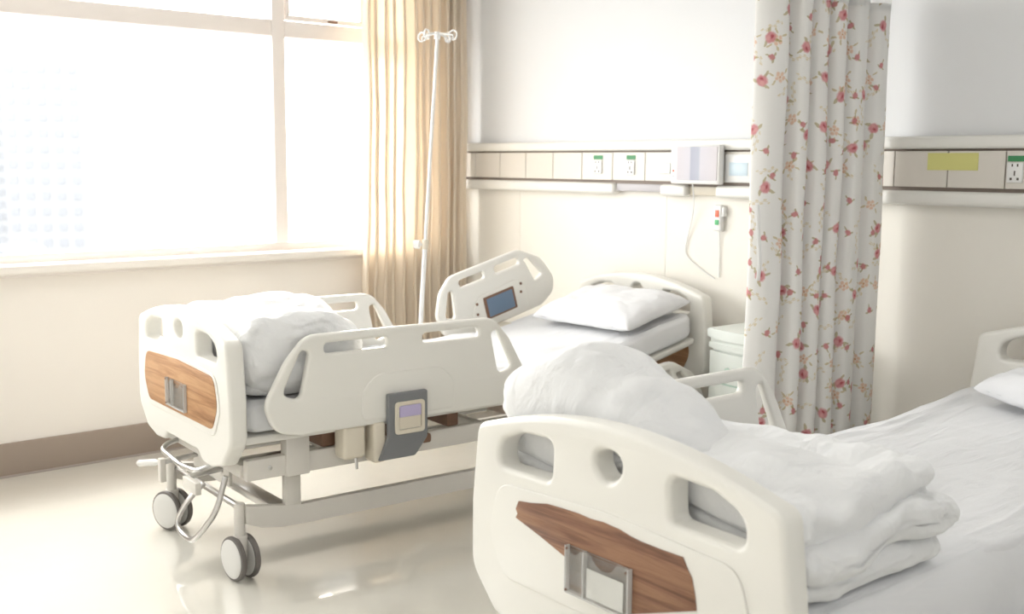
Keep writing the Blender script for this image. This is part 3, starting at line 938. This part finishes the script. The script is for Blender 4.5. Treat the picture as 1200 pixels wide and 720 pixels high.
# ------------------------------------------------------------------ drip pole
iv = empty('drip_pole', (0, 0, 0))
P0 = Vector((1.222, -1.238, 0.42)); P1 = Vector((1.222, -1.098, 2.262))
iv.location = P0
tag(iv, 'slim white leaning drip pole with ring hooks in front of the beige drape', 'drip pole')
D = P1 - P0
link('pole', tube([(0, 0, 0), D * 0.42], 0.0115, 12), M['white_plastic'], iv)
link('inner_pole', tube([D * 0.40, D], 0.0085, 12), M['white_plastic'], iv)
kn = D * 0.42
link('collar', tube([kn - D.normalized() * 0.02, kn + D.normalized() * 0.03], 0.017, 14), M['beige'], iv)
link('clamp_knob', tube([kn + Vector((0.0, 0.0, 0.005)), kn + Vector((-0.02, -0.018, 0.005)), kn + Vector((-0.022, -0.020, 0.005)), kn + Vector((-0.045, -0.038, 0.005))], [0.008, 0.008, 0.022, 0.022], 14), M['white_plastic'], iv)
link('hook_hub', tube([D - D.normalized() * 0.015, D + D.normalized() * 0.02], 0.016, 14), M['white_plastic'], iv)
for k in range(4):
    a = math.radians(20 + 90 * k)
    dr = Vector((math.cos(a), math.sin(a), 0))
    e = D + dr * 0.095
    pts = [D + Vector((0, 0, 0.01)), D + dr * 0.03 + Vector((0, 0, 0.012)), e]
    for j in range(0, 12):
        b = -PI / 2 + 2 * PI * j / 12
        pts.append(e + dr * (0.024 * math.cos(b)) + Vector((0, 0, -0.024 * 0 + 0.024 * math.sin(b) + 0.0)))
    link('hook', tube(pts, 0.0045, 8), M['white_plastic'], iv)

# ------------------------------------------------------------------ curtains
def curtain_mesh(path, z0, z1, nz=40, uv_scale=1.0, wob=0.006, seed=0.0, pull=None):
    """path: list of (x, y) along the cloth, hung from z1 to z0"""
    me = bpy.data.meshes.new('cloth')
    n = len(path)
    s = [0.0]
    for a, b in zip(path, path[1:]): s.append(s[-1] + math.hypot(b[0] - a[0], b[1] - a[1]))
    verts, faces = [], []
    for k in range(nz + 1):
        z = z0 + (z1 - z0) * k / nz
        for i, (x, y) in enumerate(path):
            dx = wob * fbm((s[i] * 3 + seed, z * 1.2, seed), 1.0, 2)
            dy = wob * fbm((s[i] * 3 + 9 + seed, z * 1.2, seed), 1.0, 2)
            if pull: ex, ey = pull(i / (n - 1), z)
            else: ex = ey = 0
            verts.append((x + dx + ex, y + dy + ey, z))
    for k in range(nz):
        for i in range(n - 1):
            a = k * n + i
            faces.append((a, a + 1, a + n + 1, a + n))
    me.from_pydata(verts, [], faces)
    uv = me.uv_layers.new(name='UVMap')
    for lp in me.loops:
        i = lp.vertex_index % n; z = verts[lp.vertex_index][2]
        uv.data[lp.index].uv = (s[i] * uv_scale, z * uv_scale)
    me.polygons.foreach_set('use_smooth', [True] * len(me.polygons))
    return me

def solid(o, th):
    md = o.modifiers.new('thickness', 'SOLIDIFY'); md.thickness = th; md.offset = 0

# beige drape gathered at the end of the window
path = []
N = 420
ph = 0.0
for i in range(N + 1):
    q = i / N
    ph = q * 2 * PI * 12 + 1.4 * math.sin(q * 9.0) + 0.7 * math.sin(q * 23)
    amp = 0.034 + 0.014 * math.sin(q * 17 + 1) 
    y = -0.865 + 0.775 * q + 0.016 * math.sin(2 * ph)
    path.append((0.165 + amp * math.sin(ph), y))
dr = empty('window_drape', (0.165, -0.47, 0.05))
o = link('cloth', curtain_mesh([(x - 0.165, y + 0.47) for x, y in path], 0.0, 2.80, 44, 1.0, 0.012, 3.0, pull=lambda q, z: (0, -0.03 * math.exp(-((z - 0.75) / 0.35) ** 2) * (1 - q))), M['drape'], dr); solid(o, 0.0015)
tag(dr, 'warm beige pleated drape hanging full length beside the window', 'curtain')
rl = link('drape_rail', box((0.14, -5.6, 2.862), (0.19, -0.03, 2.95), 0.004), M['white_plastic'])
tag(rl, 'white curtain rail on the ceiling above the window', 'curtain rail')

# floral privacy curtain
ctrl = [(3.175, -0.095), (3.205, -0.145), (3.20, -0.215), (3.150, -0.255), (3.205, -0.305), (3.215, -0.385), (3.145, -0.420), (3.210, -0.462), (3.200, -0.515),
        (3.135, -0.535), (3.205, -0.575), (3.190, -0.625), (3.120, -0.645), (3.195, -0.690), (3.190, -0.745), (3.12, -0.760), (3.180, -0.815), (3.150, -0.880), (3.085, -0.905), (3.06, -0.86)]
def catmull(pts, seg=10):
    out = []
    P = [pts[0]] + pts + [pts[-1]]
    for i in range(1, len(P) - 2):
        a, b, c_, d = [Vector(p) for p in P[i - 1:i + 3]]
        for k in range(seg):
            q = k / seg
            p = 0.5 * ((2 * b) + (c_ - a) * q + (2 * a - 5 * b + 4 * c_ - d) * q * q + (3 * b - a - 3 * c_ + d) * q ** 3)
            out.append((p.x, p.y))
    out.append(pts[-1])
    return out
path = catmull(ctrl, 9)
fc = empty('privacy_curtain', (3.16, -0.5, 0.16))
tag(fc, 'white privacy curtain printed with pink roses gathered between the beds', 'curtain')
cx_ = [(x - 3.16, y + 0.5) for x, y in path]
o = link('cloth', curtain_mesh(cx_, 0.0, 2.145, 40, 1.32, 0.010, 5.0), M['floral'], fc); solid(o, 0.0015)
# open netting above the print
netv = bmesh.new()
zt0, zt1 = 2.14, 2.70
step = 2
for i in range(0, len(cx_), step):
    x, y = cx_[i]; add_tube(netv, [(x, y, zt0), (x, y, zt1)], 0.0011, 4)
z = zt0
while z < zt1:
    add_tube(netv, [(x, y, z) for x, y in cx_[::2]], 0.0011, 4); z += 0.017
o = link('netting', finish(netv), M['net'], fc); o['kind'] = 'stuff'
link('hem_band', curtain_mesh(cx_, 2.12, 2.15, 2, 1.0, 0.0, 5.0), M['net'], fc)
link('hook_tape', curtain_mesh(cx_, 2.69, 2.722, 2, 1.0, 0.0, 5.0), M['net'], fc)
# tie loop hanging on the free edge
link('tie_loop', tube(smooth_path([(-0.03, -0.415, 1.30), (-0.01, -0.43, 1.20), (0.0, -0.425, 1.08), (-0.01, -0.42, 1.0)], 0.05), 0.008, 8), M['net'], fc)
tk = link('curtain_track', box((3.145, -2.9, 2.885), (3.185, -0.03, 2.95), 0.004), M['white_plastic'])
tag(tk, 'white ceiling track carrying the rose print privacy curtain', 'curtain track')

# ------------------------------------------------------------------ bed-head trunking
TX0, TX1 = 0.02, 5.6
ch = empty('bedhead_trunking', (0, 0, 0))
ch.location = (TX0, 0, 1.46)
tag(ch, 'long white bed-head equipment rail with square covers along the back wall', 'equipment rail')
def tpart(name, lo, hi, mt, bev=0.003, parent=ch, seg=2):
    off_ = Vector((TX0, 0, 1.46))
    o = link(name, box(Vector(lo) - off_, Vector(hi) - off_, bev, seg), M[mt], parent)
    return o
tpart('back_channel', (TX0, -0.045, 1.505), (TX1, -0.0125, 1.705), 'groove', 0)
tpart('top_cap', (TX0, -0.075, 1.694), (TX1, 0.0, 1.748), 'trunk', 0.012, seg=3)
cuts = [(TX0, 1.490), (1.835, 2.02), (2.215, TX1)]
for a, b in cuts:
    tpart('bottom_cap', (a, -0.078, 1.452), (b, -0.0125, 1.514), 'trunk', 0.018, seg=4)
tpart('reading_lamp', (1.492, -0.055, 1.470), (1.833, -0.0125, 1.512), 'lampgrey', 0.006)
tpart('cable_recess', (2.022, -0.045, 1.460), (2.213, -0.0125, 1.512), 'beige', 0.004)
joints = [0.2185 + 0.2495 * k for k in range(-1, 22)]
joints[0] = TX0
panels = []
for a, b in zip(joints, joints[1:]):
    pn = tpart('cover_panel', (a + 0.0025, -0.062, 1.530), (min(b, TX1) - 0.0025, -0.044, 1.684), 'trunk_panel', 0.0015, seg=1)
    panels.append(pn)
FY = -0.062
def socket(x0, x1, z0, z1, tagz):
    s = tpart('power_socket', (x0, FY - 0.009, z0), (x1, FY, z1), 'white_plastic', 0.003)
    w = x1 - x0; h = z1 - z0; off_ = Vector((TX0, 0, 1.46))
    for fx, fz, sw, sh in ((0.33, 0.86, 0.006, 0.011), (0.67, 0.86, 0.006, 0.011), (0.5, 0.46, 0.006, 0.020), (0.28, 0.18, 0.009, 0.010), (0.72, 0.18, 0.009, 0.010)):
        cx, cz = x0 + fx * w, z0 + fz * h
        link('socket_slot', box(Vector((cx - sw / 2, FY - 0.0096, cz - sh / 2)) - off_, Vector((cx + sw / 2, FY - 0.0085, cz + sh / 2)) - off_), M['dark'], s)
    tpart('green_tag', (x0 - 0.002, FY - 0.002, tagz[0]), (x1 + 0.004, FY, tagz[1]), 'green', 0)
def ontr(x0, x1): return x0 + 0.058, x1 + 0.058
socket(1.318, 1.385, 1.565, 1.640, (1.645, 1.668))
socket(1.578, 1.640, 1.562, 1.640, (1.645, 1.668))
socket(3.722, 3.786, 1.556, 1.637, (1.641, 1.664))
tpart('switch_plate', (1.815, FY - 0.010, 1.570), (1.905, FY, 1.625), 'white_plastic', 0.003)
tpart('yellow_tag', (3.370, FY - 0.002, 1.603), (3.596, FY, 1.676), 'yellow', 0)
tpart('service_plate', (2.275, FY - 0.012, 1.532), (2.50, FY, 1.672), 'white_plastic', 0.004)
tpart('service_screen', (2.305, FY - 0.015, 1.565), (2.42, FY - 0.010, 1.632), 'lightblue', 0.002)
tpart('service_grip', (2.437, FY - 0.020, 1.560), (2.449, FY - 0.010, 1.635), 'frame', 0.003)
link('gas_outlet', shift(lathe([(0.020, 0.0), (0.020, -0.022), (0.012, -0.036)], 14, 'Y'), (0.075 - TX0, FY, 1.605 - 1.46)), M['beige'], ch)

# intercom on the trunking
ic = empty('bedside_intercom', (2.115, -0.103, 1.525))
tag(ic, 'white framed bedside intercom screen mounted on the bed-head rail', 'intercom')
link('housing', box((-0.163, -0.018, -0.005), (0.163, 0.0235, 0.195), 0.008, 3), M['white_plastic'], ic)
link('screen', box((-0.118, -0.021, 0.014), (0.150, -0.017, 0.186), 0.001, 1), M['striped'], ic)
link('speaker_dot', shift(lathe([(0.006, 0.0), (0.006, -0.002)], 10, 'Y'), (-0.141, -0.018, 0.062)), M['red'], ic)
link('speaker_dot', shift(lathe([(0.005, 0.0), (0.005, -0.002)], 10, 'Y'), (-0.141, -0.018, 0.035)), M['lampgrey'], ic)
cord = [(2.075, -0.085, 1.522), (2.068, -0.062, 1.45), (2.035, -0.030, 1.34), (1.985, -0.02, 1.20), (1.980, -0.02, 1.145), (2.04, -0.02, 1.10), (2.12, -0.02, 1.058), (2.185, -0.018, 1.03)]
o = link('intercom_cord', tube(smooth_path(cord, 0.05), 0.0035, 8), M['white_plastic'])
tag(o, 'thin white cord drooping from the intercom down the cream wall', 'cord')
hs = empty('call_handset', (2.212, -0.0125, 1.28))
tag(hs, 'white nurse call handset with red and green buttons on the wall', 'call button')
link('body', box((-0.026, -0.034, 0.0), (0.026, 0.0, 0.135), 0.010, 3), M['white_plastic'], hs)
link('red_button', box((-0.013, -0.037, 0.072), (0.013, -0.032, 0.108), 0.003), M['red'], hs)
link('green_button', box((-0.013, -0.037, 0.032), (0.013, -0.032, 0.058), 0.003), M['green_button'], hs)
link('wall_clip', box((0.024, -0.028, 0.075), (0.040, 0.0, 0.125), 0.004), M['white_plastic'], hs)
link('cord', tube([(0.0, -0.012, 0.005), (0.003, -0.008, -0.10), (0.004, -0.007, -0.24)], 0.0032, 8), M['white_plastic'], hs)

# ------------------------------------------------------------------ bedside cabinet
CW, CD, CH = 0.48, 0.40, 0.838
cb = empty('bedside_cabinet', (2.45 + CW / 2, -0.03, 0))
tag(cb, 'pale white bedside cabinet with bowed drawers half hidden by the rose curtain', 'cabinet')
def bow(z0, z1, inset, mt, name, bev=0.006, parent=cb, front=True, y_back=0.0, bulge=0.05):
    pts = []
    w = CW / 2 - inset
    yb = y_back; yf = -CD + inset
    n = 14
    pts.append((-w, yb)); pts.append((-w, yf + bulge))
    out = [(-w, yb)]
    for k in range(n + 1):
        q = -1 + 2 * k / n
        out.append((w * q, yf + bulge * (q * q)))
    out.append((w, yb))
    bm = bmesh.new()
    lo = [bm.verts.new((x, y, z0)) for x, y in out]; hi = [bm.verts.new((x, y, z1)) for x, y in out]
    bm.faces.new(lo); bm.faces.new(hi)
    m_ = len(out)
    for i in range(m_): bm.faces.new((lo[i], lo[(i + 1) % m_], hi[(i + 1) % m_], hi[i]))
    if bev:
        es = [e for e in bm.edges if abs(e.verts[0].co.z - e.verts[1].co.z) < 1e-6]
        bmesh.ops.bevel(bm, geom=es, offset=bev, segments=2, profile=0.5, affect='EDGES')
    return link(name, finish(bm), M[mt], parent)
bow(0.06, 0.775, 0.022, 'cabinet', 'body', 0.004)
bow(0.790, CH, 0.0, 'cabinet', 'top', 0.012)
bow(0.770, 0.792, 0.012, 'cabinet', 'tray_slot', 0.002)
tr_ = bow(0.742, 0.770, 0.006, 'cabinet', 'pull_out_tray', 0.005, y_back=-0.2)
d1 = bow(0.585, 0.728, 0.010, 'cabinet', 'drawer', 0.006, y_back=-0.25)
d2 = bow(0.425, 0.575, 0.010, 'cabinet', 'drawer', 0.006, y_back=-0.25)
bow(0.090, 0.410, 0.010, 'cabinet', 'door', 0.006, y_back=-0.25)
bow(0.575, 0.584, 0.016, 'cabinet_edge', 'green_edge', 0.0, y_back=-0.25)
bow(0.412, 0.424, 0.016, 'cabinet_edge', 'green_edge', 0.0, y_back=-0.25)
for par, z in ((d1, 0.66), (d2, 0.50)):
    link('handle', tube(smooth_path([(-0.08, -CD + 0.03, z), (-0.08, -CD - 0.012, z), (0.08, -CD - 0.012, z), (0.08, -CD + 0.03, z)], 0.015), 0.006, 8), M['cabinet_edge'], par)
for sx_ in (-1, 1):
    for yy in (-0.06, -0.31):
        link('foot', shift(lathe([(0.022, 0.0), (0.022, 0.05), (0.014, 0.062)], 14), (sx_ * 0.19, yy, 0)), M['dark'], cb)

# ------------------------------------------------------------------ ceiling fill lights (out of frame, added to brighten the room)
for x, y in ((1.7, -2.0), (4.2, -2.0), (6.3, -2.0), (1.7, -4.4), (4.2, -4.4), (6.3, -4.4)):
    side = 'near the back wall' if y > -3 else 'near the front wall'
    where = {1.7: 'beside the window', 4.2: 'in the middle', 6.3: 'beside the right wall'}[x]
    cl = empty('ceiling_light', (x, y, RZ))
    tag(cl, 'square lit ceiling panel light %s %s' % (where, side), 'ceiling light', 'ceiling panel lights')
    link('frame', plate([rect(-0.31, 0.31, -0.31, 0.31, 0.01), rect(-0.29, 0.29, -0.29, 0.29, 0.005)], 0.03, 0.003, 'XZ', 1), M['white_plastic'], cl)
    cl.children[0].rotation_euler = (PI / 2, 0, 0); cl.children[0].location = (0, 0, -0.015)
    link('diffuser', box((-0.292, -0.292, -0.022), (0.292, 0.292, -0.004), 0), M['lamp'], cl)

# ------------------------------------------------------------------ outside: hazy tower in the daylight
GZ = -40.0
g = link('ground', box((-520, -260, GZ - 1), (-2, 330, GZ)), M['ground']); tag(g, kind='structure')
def tower(cx, cy, w, d, h, nf, nb, label, rz):
    tw = empty('office_tower', (cx, cy, GZ), rz)
    tag(tw, label, 'building', 'towers outside the window')
    link('walls', box((-w / 2, -d / 2, 0), (w / 2, d / 2, h)), M['concrete'], tw)
    link('roof_box', box((-w / 4, -d / 4, h), (w / 4, d / 4, h + 4)), M['concrete'], tw)
    wm = box((0, -0.85, -0.9), (0.25, 0.85, 0.9)); wm.materials.append(M['tower_glass'])
    for i in range(nf):
        for j in range(nb):
            o = link('window', wm, None, tw)
            o.location = (w / 2 - 0.1, -d / 2 + (j + 0.5) * d / nb, h - 3 - i * 3.6)
    return tw
C0 = Vector((5.871, -4.496, 1.62))
def ray(px, py): return ROT @ Vector(((px - 600) / F_PX, -(py - 360) / F_PX, -1))
r_ = ray(60, 200); p = C0 + r_ * 260
top = (C0 + ray(60, 70) * 260).z
tower(p.x, p.y, 14, 17, top - GZ, 18, 5, 'pale hazy high-rise tower seen through the large window pane', math.radians(-28))
p = C0 + ray(6, 200) * 330
tower(p.x, p.y, 8, 4.5, (C0 + ray(6, 100) * 330).z - GZ, 16, 2, 'thin darker hazy tower at the left picture edge outside', math.radians(-28))
